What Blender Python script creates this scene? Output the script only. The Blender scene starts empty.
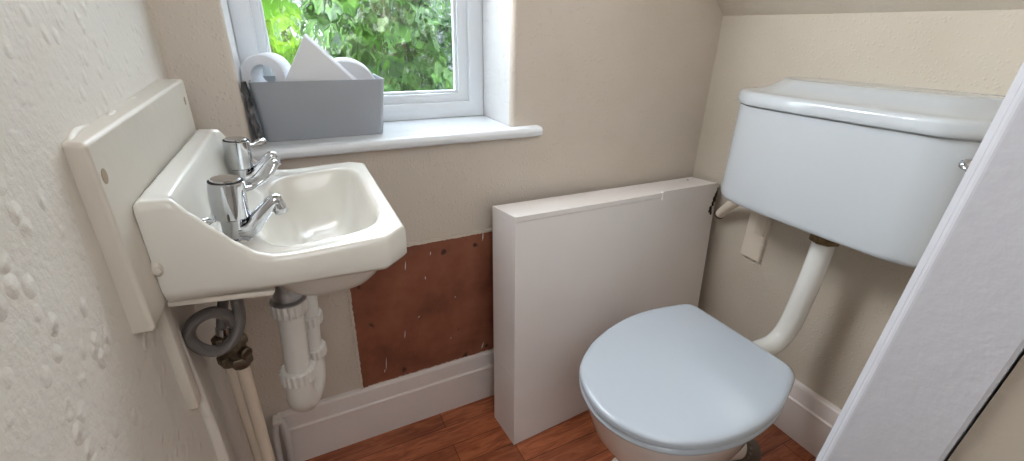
import bpy, bmesh, math, random
from mathutils import Vector, Matrix
random.seed(7)
C = bpy.context.scene.collection
K = 0.875                       # model units -> metres
PI = math.pi

# ------------------------------------------------------------------ helpers
def V(*a): return Vector(a)

def finish(name, bm, mat, parent=None, smooth=True, base=None, angle=40, fixn=True, wn=False):
    """one mesh object from a bmesh given in model units"""
    if fixn: bmesh.ops.recalc_face_normals(bm, faces=bm.faces[:])
    off = Vector((0, 0, 0))
    if parent is not None:
        p = parent
        while p is not None:
            off += p.location; p = p.parent
    b = Vector(base) * K if base is not None else None
    for v in bm.verts:
        v.co = v.co * K - off - (b - off if b is not None else Vector((0, 0, 0)))
    me = bpy.data.meshes.new(name); bm.to_mesh(me); bm.free()
    if smooth:
        for p in me.polygons: p.use_smooth = True
        try: me.set_sharp_from_angle(angle=math.radians(angle))
        except Exception: pass
    o = bpy.data.objects.new(name, me); C.objects.link(o)
    if mat: me.materials.append(mat)
    if wn:
        m = o.modifiers.new('even_normals', 'WEIGHTED_NORMAL'); m.keep_sharp = True
    if parent is not None: o.parent = parent
    if b is not None: o.location = b - off
    return o

def thing(name, label, cat, loc=(0, 0, 0), group=None):
    o = bpy.data.objects.new(name, None); C.objects.link(o)
    o.empty_display_size = .05
    o.location = Vector(loc) * K; o['label'] = label; o['category'] = cat
    if group: o['group'] = group
    return o

def tag(o, label, cat, group=None, kind=None):
    o['label'] = label; o['category'] = cat
    if group: o['group'] = group
    if kind: o['kind'] = kind
    return o

def struct(o, label=None):
    o['kind'] = 'structure'
    if label: o['label'] = label
    return o

def box(bm, x0, x1, y0, y1, z0, z1, bev=0, seg=2):
    vs = [bm.verts.new((x, y, z)) for x in (x0, x1) for y in (y0, y1) for z in (z0, z1)]
    fs = [(0, 1, 3, 2), (4, 6, 7, 5), (0, 4, 5, 1), (2, 3, 7, 6), (0, 2, 6, 4), (1, 5, 7, 3)]
    nf = [bm.faces.new([vs[i] for i in f]) for f in fs]
    if bev:
        es = list({e for f in nf for e in f.edges})
        bmesh.ops.bevel(bm, geom=es, offset=bev, segments=seg, affect='EDGES', profile=.5)
    return bm

def hexa(bm, c8, bev=0, seg=2):
    """c8: dict (i,j,k)->point"""
    vs = {k: bm.verts.new(p) for k, p in c8.items()}
    q = [[(0,0,0),(0,0,1),(0,1,1),(0,1,0)], [(1,0,0),(1,1,0),(1,1,1),(1,0,1)],
         [(0,0,0),(1,0,0),(1,0,1),(0,0,1)], [(0,1,0),(0,1,1),(1,1,1),(1,1,0)],
         [(0,0,0),(0,1,0),(1,1,0),(1,0,0)], [(0,0,1),(1,0,1),(1,1,1),(0,1,1)]]
    nf = [bm.faces.new([vs[k] for k in f]) for f in q]
    if bev:
        es = list({e for f in nf for e in f.edges})
        bmesh.ops.bevel(bm, geom=es, offset=bev, segments=seg, affect='EDGES', profile=.5)
    return bm

def loft(bm, rings, cap0=True, cap1=True, closed=True):
    R = [[bm.verts.new(p) for p in r] for r in rings]
    n = len(R[0])
    for a, b in zip(R, R[1:]):
        for i in range(n if closed else n - 1):
            j = (i + 1) % n
            bm.faces.new((a[i], a[j], b[j], b[i]))
    if cap0: bm.faces.new(R[0][::-1])
    if cap1: bm.faces.new(R[-1])
    return R

def frame(d):
    d = Vector(d).normalized()
    u = Vector((0, 0, 1)).cross(d)
    if u.length < 1e-3: u = Vector((1, 0, 0))
    u.normalize(); return u, d.cross(u).normalized(), d

def lathe(bm, o, axis, prof, n=32, cap0=True, cap1=True):
    """prof: list of (t along axis, radius)"""
    u, v, d = frame(axis); o = Vector(o)
    rings = [[o + d * t + (u * math.cos(2*PI*i/n) + v * math.sin(2*PI*i/n)) * r for i in range(n)] for t, r in prof]
    return loft(bm, rings, cap0, cap1)

def crom(pts, per=8):
    pts = [Vector(p) for p in pts]; out = []
    for i in range(len(pts) - 1):
        p0 = pts[max(i-1, 0)]; p1 = pts[i]; p2 = pts[i+1]; p3 = pts[min(i+2, len(pts)-1)]
        for k in range(per):
            t = k / per
            out.append(.5*((2*p1) + (p2-p0)*t + (2*p0-5*p1+4*p2-p3)*t*t + (-p0+3*p1-3*p2+p3)*t**3))
    out.append(pts[-1]); return out

def tube(bm, pts, r, n=16, smooth=0, squash=None):
    """swept tube; r number or list per control point"""
    if smooth:
        if isinstance(r, (list, tuple)):
            rr = [x.x for x in crom([(a, 0, 0) for a in r], smooth)]
        else: rr = None
        pts = crom(pts, smooth)
    else:
        pts = [Vector(p) for p in pts]; rr = list(r) if isinstance(r, (list, tuple)) else None
    rings = []; u = None
    for i, p in enumerate(pts):
        d = (pts[min(i+1, len(pts)-1)] - pts[max(i-1, 0)]).normalized()
        if u is None: u, v, _ = frame(d)
        else:
            u = (u - d * u.dot(d)).normalized(); v = d.cross(u)
        rad = rr[i] if rr else r
        s = squash or 1
        rings.append([p + (u*math.cos(2*PI*k/n) + v*s*math.sin(2*PI*k/n))*rad for k in range(n)])
    return loft(bm, rings)

def prism(bm, poly, axis, a, b):
    """extrude 2D polygon (list of pairs) along axis 0/1/2 from a to b"""
    def P(q, t):
        q = list(q); q.insert(axis, t); return Vector(q)
    loft(bm, [[P(q, a) for q in poly], [P(q, b) for q in poly]])
    return bm

# ------------------------------------------------------------------ materials
def srgb(r, g, b):
    f = lambda c: (c/255/12.92) if c/255 <= .04045 else ((c/255+.055)/1.055)**2.4
    return (f(r), f(g), f(b), 1)

class NT:
    def __init__(s, name):
        s.m = bpy.data.materials.new(name); s.m.use_nodes = True
        s.t = s.m.node_tree; s.n = s.t.nodes; s.l = s.t.links
        s.b = s.n['Principled BSDF']; s.out = s.n['Material Output']
    def new(s, ty, **k):
        n = s.n.new(ty)
        for a, b in k.items():
            if a.startswith('i_'): n.inputs[a[2:].replace('_', ' ')].default_value = b
            else: setattr(n, a, b)
        return n
    def link(s, a, b): s.l.new(a, b)
    def coord(s, scale=(1, 1, 1), which='Object'):
        tc = s.new('ShaderNodeTexCoord'); mp = s.new('ShaderNodeMapping')
        mp.inputs['Scale'].default_value = scale
        s.link(tc.outputs[which], mp.inputs['Vector']); return mp.outputs['Vector']
    def noise(s, co, scale, detail=3, rough=.55):
        n = s.new('ShaderNodeTexNoise'); n.inputs['Scale'].default_value = scale
        n.inputs['Detail'].default_value = detail; n.inputs['Roughness'].default_value = rough
        s.link(co, n.inputs['Vector']); return n.outputs['Fac']
    def voro(s, co, scale, feature='F1'):
        n = s.new('ShaderNodeTexVoronoi'); n.feature = feature; n.inputs['Scale'].default_value = scale
        s.link(co, n.inputs['Vector']); return n.outputs['Distance']
    def ramp(s, fac, stops):
        r = s.new('ShaderNodeValToRGB'); e = r.color_ramp.elements
        while len(e) < len(stops): e.new(.5)
        for x, (p, c) in zip(e, stops): x.position = p; x.color = c
        s.link(fac, r.inputs['Fac']); return r.outputs['Color']
    def bump(s, h, dist, strength=1.0, prev=None):
        b = s.new('ShaderNodeBump'); b.inputs['Distance'].default_value = dist
        b.inputs['Strength'].default_value = strength
        s.link(h, b.inputs['Height'])
        if prev is not None: s.link(prev, b.inputs['Normal'])
        return b.outputs['Normal']
    def math(s, op, a, b=None):
        m = s.new('ShaderNodeMath'); m.operation = op
        for i, x in enumerate((a, b)):
            if x is None: continue
            if isinstance(x, (int, float)): m.inputs[i].default_value = x
            else: s.link(x, m.inputs[i])
        return m.outputs[0]
    def mix(s, fac, a, b):
        m = s.new('ShaderNodeMix'); m.data_type = 'RGBA'
        if isinstance(fac, (int, float)): m.inputs[0].default_value = fac
        else: s.link(fac, m.inputs[0])
        for i, x in ((6, a), (7, b)):
            if isinstance(x, tuple): m.inputs[i].default_value = x
            else: s.link(x, m.inputs[i])
        return m.outputs[2]
    def setc(s, c):
        if isinstance(c, tuple): s.b.inputs['Base Color'].default_value = c
        else: s.link(c, s.b.inputs['Base Color'])
    def set(s, **k):
        for a, v in k.items(): s.b.inputs[a.replace('_', ' ')].default_value = v
        return s

def mat_paint(name, col, rough=.5, var=.05, bump=.0006, scale=40, coat=0, col2=None, spec=.5):
    t = NT(name); co = t.coord()
    n = t.noise(co, 5, 4)
    c2 = col2 or tuple(x*(1-var*2) for x in col[:3]) + (1,)
    t.setc(t.ramp(n, [(.3, c2), (.65, col)]))
    t.set(Roughness=rough, Coat_Weight=coat, Specular_IOR_Level=spec)
    t.link(t.bump(t.noise(co, scale, 3), bump), t.b.inputs['Normal'])
    return t.m

def mat_wall(name, col, col2, amp=1.0, blob=80, lump=0.0):
    """painted lumpy textured wallpaper / plaster"""
    t = NT(name); co = t.coord()
    n = t.noise(co, 3, 4)
    t.setc(t.ramp(n, [(.3, col2), (.7, col)]))
    t.set(Roughness=.75, Specular_IOR_Level=.3)
    d = t.voro(co, blob)
    h = t.ramp(d, [(.05, (1, 1, 1, 1)), (.42, (0, 0, 0, 1))])
    mask = t.ramp(t.noise(co, blob*.55, 2), [(.40, (0, 0, 0, 1)), (.56, (1, 1, 1, 1))])
    hm = t.math('MULTIPLY', h, mask)
    fine = t.noise(co, 150, 4)
    broad = t.noise(co, 14, 3)
    tot = t.math('ADD', t.math('MULTIPLY', hm, .55), t.math('ADD', t.math('MULTIPLY', fine, .28), t.math('MULTIPLY', broad, lump)))
    t.link(t.bump(tot, .0032*amp), t.b.inputs['Normal'])
    return t.m

def mat_ceramic(name, col, rough=.08, dirt=None):
    t = NT(name); co = t.coord()
    if dirt:
        n = t.noise(co, 9, 5)
        t.setc(t.ramp(n, [(.28, dirt), (.42, col)]))
    else: t.setc(col)
    t.set(Roughness=rough, Coat_Weight=.2, Coat_Roughness=.08)
    t.link(t.bump(t.noise(co, 18, 2), .0004), t.b.inputs['Normal'])
    return t.m

def mat_metal(name, col, rough=.1, var=.5):
    t = NT(name); co = t.coord()
    t.setc(t.ramp(t.noise(co, 60, 4), [(.3, tuple(c*(1-var) for c in col[:3])+(1,)), (.6, col)]))
    t.set(Metallic=1, Roughness=rough); return t.m

M = {}
M['wall_left'] = mat_wall('textured_cream_wall', srgb(230, 224, 216), srgb(223, 216, 206), 1.05, 50, .3)
M['wall'] = mat_wall('beige_woodchip_wall', srgb(216, 206, 195), srgb(208, 197, 184), .5, 130, .3)
M['wall_right'] = mat_wall('beige_plaster_wall', srgb(201, 192, 178), srgb(192, 182, 166), .5, 120, .6)
M['reveal'] = mat_wall('white_reveal_plaster', srgb(226, 225, 226), srgb(216, 214, 214), 1.2, 140, .3)
M['gloss'] = mat_paint('white_gloss_paint', srgb(222, 219, 217), .35, .02, .0005, 50)
M['skirt'] = mat_paint('offwhite_skirting_paint', srgb(233, 225, 221), .35, .03, .0006, 40)
M['window'] = mat_paint('white_window_paint', srgb(232, 236, 240), .3, .015, .0003, 60)
M['boxing'] = mat_paint('white_eggshell_boxing', srgb(236, 231, 229), .4, .02, .0004, 30)
M['board'] = mat_paint('cream_backboard_paint', srgb(214, 206, 194), .45, .03, .0008, 35)
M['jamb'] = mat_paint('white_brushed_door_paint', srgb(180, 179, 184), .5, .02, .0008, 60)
M['ceramic'] = mat_ceramic('white_glazed_ceramic', srgb(225, 222, 214), .2)
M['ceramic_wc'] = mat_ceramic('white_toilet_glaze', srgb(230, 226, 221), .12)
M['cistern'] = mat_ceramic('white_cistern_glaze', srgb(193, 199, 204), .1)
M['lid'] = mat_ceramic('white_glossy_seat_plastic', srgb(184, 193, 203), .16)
M['plastic'] = mat_paint('white_waste_plastic', srgb(225, 222, 216), .35, .03, .0002, 40)
M['pipe'] = mat_paint('cream_painted_pipe', srgb(212, 196, 178), .4, .08, .0006, 60)
M['conduit'] = mat_paint('beige_painted_conduit', srgb(226, 216, 200), .5, .03, .0004, 60)
M['flush'] = mat_paint('white_flush_pipe', srgb(226, 226, 222), .2, .02, .0002, 40)
M['chrome'] = mat_metal('chrome', (.60, .62, .65, 1), .07, .12)
M['brass'] = mat_metal('tarnished_brass', srgb(120, 100, 72), .4, .6)
M['valve'] = mat_metal('tarnished_valve', srgb(128, 116, 100), .45, .6)
M['rust'] = mat_paint('rusty_iron', srgb(80, 62, 52), .7, .3, .001, 80)
M['dark'] = mat_paint('dark_slot', srgb(22, 19, 17), .8, .1, .0003, 60)
M['roll'] = mat_paint('toilet_tissue', srgb(236, 238, 243), .9, .01, .0005, 120)
M['card'] = mat_paint('cardboard_core', srgb(168, 150, 128), .85, .06, .0003, 80)
M['grey_box'] = mat_paint('grey_plastic_box', srgb(166, 170, 177), .55, .02, .0002, 120)
M['soil'] = mat_paint('grimy_grey_pipe', srgb(122, 112, 104), .6, .25, .001, 60)
M['tail'] = mat_metal('dull_grey_waste', srgb(190, 190, 192), .5, .3)
M['bark'] = mat_paint('plant_stem', srgb(88, 74, 52), .8, .2, .002, 60)
M['fence'] = mat_paint('weathered_grey_timber', srgb(104, 106, 110), .8, .15, .002, 20)
M['earth'] = mat_paint('garden_soil', srgb(84, 76, 60), .9, .3, .01, 10)
M['hallfloor'] = mat_paint('hall_carpet', srgb(150, 140, 128), .95, .1, .002, 200)

def mat_hose():
    t = NT('grey_braided_hose'); co = t.coord()
    w = t.new('ShaderNodeTexWave'); w.inputs['Scale'].default_value = 260; w.bands_direction = 'DIAGONAL'
    t.link(co, w.inputs['Vector'])
    t.setc(t.ramp(w.outputs['Fac'], [(.2, srgb(108, 102, 100)), (.8, srgb(150, 145, 142))]))
    t.set(Roughness=.4, Metallic=.35)
    t.link(t.bump(w.outputs['Fac'], .0006), t.b.inputs['Normal']); return t.m
M['hose'] = mat_hose()

def mat_floor():
    t = NT('reddish_wood_laminate'); co = t.coord()
    br = t.new('ShaderNodeTexBrick')
    br.offset = .37; br.inputs['Scale'].default_value = 1
    br.inputs['Brick Width'].default_value = .42; br.inputs['Row Height'].default_value = .066
    br.inputs['Mortar Size'].default_value = .0009; br.inputs['Mortar Smooth'].default_value = .1
    br.inputs['Color1'].default_value = (.25, .25, .25, 1); br.inputs['Color2'].default_value = (.9, .9, .9, 1)
    br.inputs['Mortar'].default_value = (0, 0, 0, 1); br.inputs['Bias'].default_value = 0
    t.link(co, br.inputs['Vector'])
    g = t.new('ShaderNodeTexNoise'); g.inputs['Scale'].default_value = 1; g.inputs['Detail'].default_value = 6
    g.inputs['Roughness'].default_value = .65; g.inputs['Distortion'].default_value = 1.2
    t.link(t.coord((7, 46, 46)), g.inputs['Vector'])
    wood = t.ramp(g.outputs['Fac'], [(.25, srgb(112, 58, 37)), (.47, srgb(164, 94, 63)), (.6, srgb(190, 116, 80)), (.8, srgb(142, 78, 52))])
    plank = t.mix(br.outputs['Color'], (.62, .58, .55, 1), (1.15, 1.1, 1.05, 1))
    mu = t.new('ShaderNodeMix'); mu.data_type = 'RGBA'; mu.blend_type = 'MULTIPLY'; mu.inputs[0].default_value = 1
    t.link(wood, mu.inputs[6]); t.link(plank, mu.inputs[7])
    c = t.mix(br.outputs['Fac'], mu.outputs[2], srgb(52, 24, 15))
    t.setc(c); t.set(Roughness=.28)
    t.link(t.bump(g.outputs['Fac'], .0006), t.b.inputs['Normal']); return t.m
M['floor'] = mat_floor()

def mat_hardboard():
    t = NT('brown_hardboard'); co = t.coord()
    n1 = t.noise(co, 7, 5, .6); n2 = t.noise(co, 45, 4, .7)
    base = t.ramp(n1, [(.3, srgb(106, 62, 46)), (.5, srgb(144, 88, 66)), (.72, srgb(166, 108, 82))])
    c = t.mix(t.math('MULTIPLY', n2, .3), base, srgb(110, 64, 48))
    spots = t.ramp(t.noise(co, 24, 1), [(.7, (0, 0, 0, 1)), (.76, (1, 1, 1, 1))])
    c = t.mix(spots, c, srgb(66, 40, 32))
    t.setc(c); t.set(Roughness=.55)
    t.link(t.bump(n2, .0006), t.b.inputs['Normal']); return t.m
M['hardboard'] = mat_hardboard()

def mat_leaf(name, c1, c2, tr=.35):
    t = NT(name); co = t.coord()
    c = t.ramp(t.noise(co, 14, 3), [(.35, c1), (.65, c2)])
    t.setc(c); t.set(Roughness=.45, Specular_IOR_Level=.35)
    tl = t.new('ShaderNodeBsdfTranslucent'); t.link(c, tl.inputs['Color'])
    mx = t.new('ShaderNodeMixShader'); mx.inputs[0].default_value = tr
    t.link(t.b.outputs[0], mx.inputs[1]); t.link(tl.outputs[0], mx.inputs[2])
    t.link(mx.outputs[0], t.out.inputs['Surface']); return t.m
M['leaf_lime'] = mat_leaf('lime_leaves', srgb(80, 128, 14), srgb(152, 184, 44), .5)
M['leaf_mid'] = mat_leaf('green_leaves', srgb(18, 50, 12), srgb(80, 122, 40), .32)
M['leaf_dark'] = mat_leaf('dark_ivy_leaves', srgb(12, 36, 20), srgb(52, 92, 58), .25)

def mat_obscure_glass():
    t = NT('obscure_rippled_glass')
    co = t.coord((1, 1, .7))
    vn = t.new('ShaderNodeTexVoronoi'); vn.feature = 'SMOOTH_F1'; vn.inputs['Scale'].default_value = 30
    vn.inputs['Smoothness'].default_value = .6; t.link(co, vn.inputs['Vector'])
    n = t.new('ShaderNodeTexNoise'); n.inputs['Scale'].default_value = 21; n.inputs['Detail'].default_value = 0.6
    n.inputs['Distortion'].default_value = .7
    t.link(co, n.inputs['Vector'])
    nrm = t.bump(t.math('ADD', t.math('MULTIPLY', vn.outputs['Distance'], .9), t.math('MULTIPLY', n.outputs['Fac'], .8)), .010)
    t.set(Transmission_Weight=1, Roughness=0, IOR=1.45); t.setc((.97, 1, .985, 1))
    t.link(nrm, t.b.inputs['Normal'])
    tr = t.new('ShaderNodeBsdfTransparent')
    mx = t.new('ShaderNodeMixShader'); mx.inputs[0].default_value = .15
    t.link(t.b.outputs[0], mx.inputs[1]); t.link(tr.outputs[0], mx.inputs[2])
    t.link(mx.outputs[0], t.out.inputs['Surface']); return t.m
M['glass'] = mat_obscure_glass()

# ------------------------------------------------------------------ room shell
YB, XR = 1.139, 1.330
def xl(y): return -.197 + (YB - y) * .022        # left wall runs very slightly out of square
ZC = 1.257                                        # where the sloping ceiling starts on the right wall
ZT = 2.35
EXT = .26                                         # outer wall thickness

bm = bmesh.new(); box(bm, -.5, 1.45, -.02, 1.2, -.06, 0)
struct(finish('floor', bm, M['floor'], smooth=False))
bm = bmesh.new(); box(bm, -.5, 1.45, -1.7, -.02, -.06, 0)
struct(finish('floor_hall', bm, M['hallfloor'], smooth=False))

bm = bmesh.new()
prism(bm, [(xl(-1.7), -1.7), (xl(YB), YB), (xl(YB) - .12, YB), (xl(-1.7) - .12, -1.7)], 2, 0, ZT)
struct(finish('wall_left', bm, M['wall_left'], smooth=False))

# window wall: four pieces joined in one mesh around the opening, rounded plaster arrises
WX0, WX1, WZ0, WZ1 = -.078, .566, .926, 2.12
bm = bmesh.new()
xs = [xl(YB) - .12, WX0, WX1, XR + .12]; zs = [-.06, WZ0, WZ1, ZT]
y0, y1 = YB, YB + EXT
g0 = [[bm.verts.new((x, y0, z)) for z in zs] for x in xs]
g1 = [[bm.verts.new((x, y1, z)) for z in zs] for x in xs]
for i in range(3):
    for j in range(3):
        if i == 1 and j == 1: continue
        bm.faces.new((g0[i][j], g0[i+1][j], g0[i+1][j+1], g0[i][j+1]))
        bm.faces.new((g1[i][j], g1[i][j+1], g1[i+1][j+1], g1[i+1][j]))
rv = []
for a, b in (((1,1),(1,2)), ((1,2),(2,2)), ((2,2),(2,1)), ((2,1),(1,1))):
    rv.append(bm.faces.new((g0[a[0]][a[1]], g0[b[0]][b[1]], g1[b[0]][b[1]], g1[a[0]][a[1]])))
for i in range(3):
    for j in (0, 3): bm.faces.new((g0[i][j], g0[i+1][j], g1[i+1][j], g1[i][j]))
    for k in (0, 3): bm.faces.new((g0[k][i], g0[k][i+1], g1[k][i+1], g1[k][i]))
es = [e for e in bm.edges if all(abs(v.co.y - y0) < 1e-6 and WX0-1e-6 <= v.co.x <= WX1+1e-6 and WZ0-1e-6 <= v.co.z <= WZ1+1e-6 for v in e.verts)]
es = [e for e in es if abs(e.verts[0].co.x - e.verts[1].co.x) < 1e-6 or e.verts[0].co.z > 1.5]
bmesh.ops.bevel(bm, geom=es, offset=.014, segments=4, affect='EDGES', profile=.5)
wb = finish('wall_back', bm, M['wall'], angle=30)
wb.data.materials.append(M['reveal'])
for p in wb.data.polygons:
    c = p.center / K
    if y0 + .0145 < c.y < y1 - .01 and WX0 - .01 < c.x < WX1 + .01 and WZ0 - .01 < c.z < WZ1 + .01: p.material_index = 1
struct(wb)

bm = bmesh.new(); box(bm, XR, XR + .12, -.1, YB, 0, ZC)
struct(finish('wall_right', bm, M['wall_right'], smooth=False))
# sloping ceiling over the cistern and flat ceiling beyond it
tx = ZT - ZC
bm = bmesh.new()
prism(bm, [(XR + .002, ZC), (XR + .12, ZC), (XR + .12, ZC + .08), (XR - tx + .1, ZT + .1), (XR - tx, ZT)], 1, -.02, YB)
struct(finish('ceiling_slope', bm, M['wall_right'], smooth=False))
bm = bmesh.new(); box(bm, -.45, XR - tx + .1, -.02, YB + .1, ZT, ZT + .1)
struct(finish('ceiling', bm, M['wall'], smooth=False))
# wall on the doorway side, and the hall that the camera stands in
bm = bmesh.new()
prism(bm, [(.53, 0), (XR, 0), (XR, ZC), (XR - tx + .001, ZT), (-.2, ZT), (-.2, 2.1), (.53, 2.1)], 1, .05, .105)
struct(finish('wall_front', bm, M['wall'], smooth=False))
bm = bmesh.new(); box(bm, -.3, 1.7, -1.78, -1.7, 0, ZT)
struct(finish('wall_hall', bm, M['wall'], smooth=False))
bm = bmesh.new(); box(bm, 1.33, 1.45, -1.7, -.1, 0, ZT)
struct(finish('wall_hall_right', bm, M['wall'], smooth=False))
bm = bmesh.new(); box(bm, -.4, 1.45, -1.7, -.02, ZT, ZT + .1)
struct(finish('ceiling_hall', bm, M['gloss'], smooth=False))

# skirting boards with a quirk line
def skirt_profile(d=.019):   # (out from wall, z)
    return [(0, 0), (d, 0), (d, .128), (d + .0025, .131), (d + .0025, .135), (d - .003, .139), (d - .005, .186), (d - .009, .193), (0, .194)]
bm = bmesh.new()
prism(bm, [(YB - a, z) for a, z in skirt_profile()], 0, xl(YB) + .035, XR)
sb = finish('baseboard_back', bm, M['skirt'], angle=20); struct(sb)
bm = bmesh.new()
pr = skirt_profile(.022)
loft(bm, [[(XR - a, y, z) for a, z in pr] for y in (.2, YB - .02)])
sr = finish('baseboard_right', bm, M['skirt'], angle=20); struct(sr)

# ------------------------------------------------------------------ window
win = thing('window_1', 'white casement window with rippled obscure glass above the sill', 'window', (.24, 1.36, .952))
win['kind'] = 'structure'
FY = 1.335
def frame_ring(bm, x0, x1, z0, z1, w, ya, yb, bev=.004):
    """mitred rectangular frame, w = (left,right,bottom,top)"""
    o = [(x0, z0), (x1, z0), (x1, z1), (x0, z1)]
    i = [(x0 + w[0], z0 + w[2]), (x1 - w[1], z0 + w[2]), (x1 - w[1], z1 - w[3]), (x0 + w[0], z1 - w[3])]
    rings = [[(x, ya, z) for x, z in o], [(x, ya, z) for x, z in i], [(x, yb, z) for x, z in i], [(x, yb, z) for x, z in o]]
    R = [[bm.verts.new(p) for p in r] for r in rings]
    fs = []
    for a in range(4):
        A, B = R[a], R[(a + 1) % 4]
        for k in range(4):
            fs.append(bm.faces.new((A[k], A[(k+1) % 4], B[(k+1) % 4], B[k])))
    if bev:
        es = [e for e in bm.edges if e.is_valid and all(v in R[1] + R[0] for v in e.verts)]
        es = [e for e in es if (e.verts[0] in R[1]) == (e.verts[1] in R[1])]
        bmesh.ops.bevel(bm, geom=es, offset=bev, segments=2, affect='EDGES', profile=.5)
    return bm
bm = bmesh.new(); frame_ring(bm, WX0, WX1, .953, WZ1, (.045, .045, .046, .05), FY, FY + .06)
finish('window_frame', bm, M['window'], win, angle=30)
bm = bmesh.new(); frame_ring(bm, WX0 + .043, WX1 - .043, .998, WZ1 - .048, (.022, .033, .026, .04), FY + .014, FY + .05)
sash = finish('sash', bm, M['window'], win, angle=30)
bm = bmesh.new(); frame_ring(bm, WX0 + .064, WX1 - .075, 1.023, WZ1 - .087, (.008, .008, .008, .008), FY + .024, FY + .042, .003)
finish('glazing_bead', bm, M['window'], sash, angle=30)
bm = bmesh.new(); box(bm, WX0 + .068, WX1 - .079, FY + .030, FY + .036, 1.027, WZ1 - .091)
finish('pane', bm, M['glass'], sash, smooth=False)
# sill board with rounded nose and little horns
bm = bmesh.new()
nose = [(1.136, .926), (1.110, .926), (1.103, .930), (1.100, .937), (1.101, .945), (1.106, .951), (1.115, .953), (1.136, .953)]
loft(bm, [[(x, y, z) for y, z in nose] for x in (-.165, .648)])
box(bm, WX0 + .001, WX1 - .001, 1.134, FY + .02, .926, .953)
sl = finish('window_sill', bm, M['window'], win, angle=35)

# ------------------------------------------------------------------ outside
bm = bmesh.new(); box(bm, -3.5, 4.5, 1.41, 6.5, -.35, -.30)
struct(finish('ground_outside', bm, M['earth'], smooth=False))
fence = thing('garden_fence', 'grey weathered timber fence behind the shrubs outside the window', 'fence', (.9, 3.4, -.3))
bm = bmesh.new()
for i in range(34):
    x = -2.0 + i * .15
    box(bm, x, x + .142, 3.4, 3.43, -.3, 1.75 + .01 * (i % 2), .004)
finish('boards', bm, M['fence'], fence, smooth=False)
for x in (-1.4, .5, 2.4):
    bm = bmesh.new(); box(bm, x, x + .1, 3.43, 3.53, -.3, 1.7, .006)
    finish('post', bm, M['fence'], fence, smooth=False)

def leaf(bm, p, n, up, s, kind):
    n = n.normalized(); t = up - n * up.dot(n)
    if t.length < 1e-3: t = Vector((1, 0, 0)) - n * n.x
    t.normalize(); b = n.cross(t)
    if kind == 'ivy':
        o = [(0, 0), (.30, -.08), (.52, .18), (.30, .40), (.28, .66), (0, 1.05), (-.28, .66), (-.30, .40), (-.52, .18), (-.30, -.08)]
    else:
        o = [(0, 0), (.2, .1), (.34, .38), (.26, .7), (0, 1.1), (-.26, .7), (-.34, .38), (-.2, .1)]
    c = bm.verts.new(p + t * s * .4 - n * s * .06)
    vs = [bm.verts.new(p + b * (x * s) + t * ((y) * s) - n * (s * .18 * (max(0, y - .4)) ** 2) + n * (abs(x) * s * .16)) for x, y in o]
    for i in range(len(vs)):
        bm.faces.new((c, vs[i], vs[(i + 1) % len(vs)]))

def shrub(label, cx, cy, z0, z1, rx, ry, nleaf, smin, smax, mat, kind, seed):
    rnd = random.Random(seed)
    t = thing('garden_shrub', label, 'shrub', (cx, cy, z0))
    stems = []
    for k in range(7):
        a = rnd.uniform(0, 2*PI)
        base = V(cx + .05*math.cos(a), cy + .05*math.sin(a), z0)
        tip = V(cx + rx*.8*math.cos(a)*rnd.uniform(.3, 1), cy + ry*.7*math.sin(a), z0 + (z1 - z0) * rnd.uniform(.7, .97))
        midp = base.lerp(tip, .5) + V(rnd.uniform(-.06, .06), rnd.uniform(-.06, .06), .05)
        stems.append(crom([base, midp, tip], 8))
    bm = bmesh.new()
    for s in stems: tube(bm, s, [.014 * (1 - .7 * i / (len(s) - 1)) for i in range(len(s))], 6)
    finish('stems', bm, M['bark'], t)
    bm = bmesh.new()
    for i in range(nleaf):
        # lumpy crown: points through an ellipsoid shell
        a = rnd.uniform(0, 2*PI); h = rnd.uniform(-1, 1); rr = math.sqrt(max(0, 1 - h*h)) ; q = rnd.uniform(.45, 1.0) ** .5
        wob = 1 + .18 * math.sin(3*a + seed) * math.cos(4*h + seed)
        d = V(math.cos(a)*rr, math.sin(a)*rr, h)
        p = V(cx + d.x*rx*q*wob, cy + d.y*ry*q*wob, (z0 + z1)/2 + d.z*(z1 - z0)/2*q)
        n = V(d.x, d.y, d.z*.6 + .35) + V(rnd.uniform(-.7, .7), rnd.uniform(-.7, .7), rnd.uniform(-.5, .5))
        up = V(rnd.uniform(-.7, .7), rnd.uniform(-.5, .3), -1 + rnd.uniform(0, .9))
        leaf(bm, p, n, up, rnd.uniform(smin, smax), kind)
    finish('foliage', bm, M[mat], t, smooth=False, fixn=False)
    return t
shrub('lime green leafy shrub at the left of the window view', -.13, 2.02, -.3, 1.75, .255, .30, 760, .07, .12, 'leaf_lime', 'oval', 3)
shrub('mid green ivy-leaved shrub filling the middle of the window view', .46, 2.14, -.3, 1.8, .24, .30, 660, .08, .13, 'leaf_mid', 'ivy', 5)
shrub('dark green ivy-leaved shrub at the right of the window view', 1.0, 2.24, -.3, 1.7, .24, .28, 420, .075, .12, 'leaf_dark', 'ivy', 8)
shrub('tall pale green shrub against the fence behind the other shrubs', .50, 2.95, -.3, 1.9, .60, .30, 900, .09, .15, 'leaf_mid', 'oval', 12)

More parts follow.
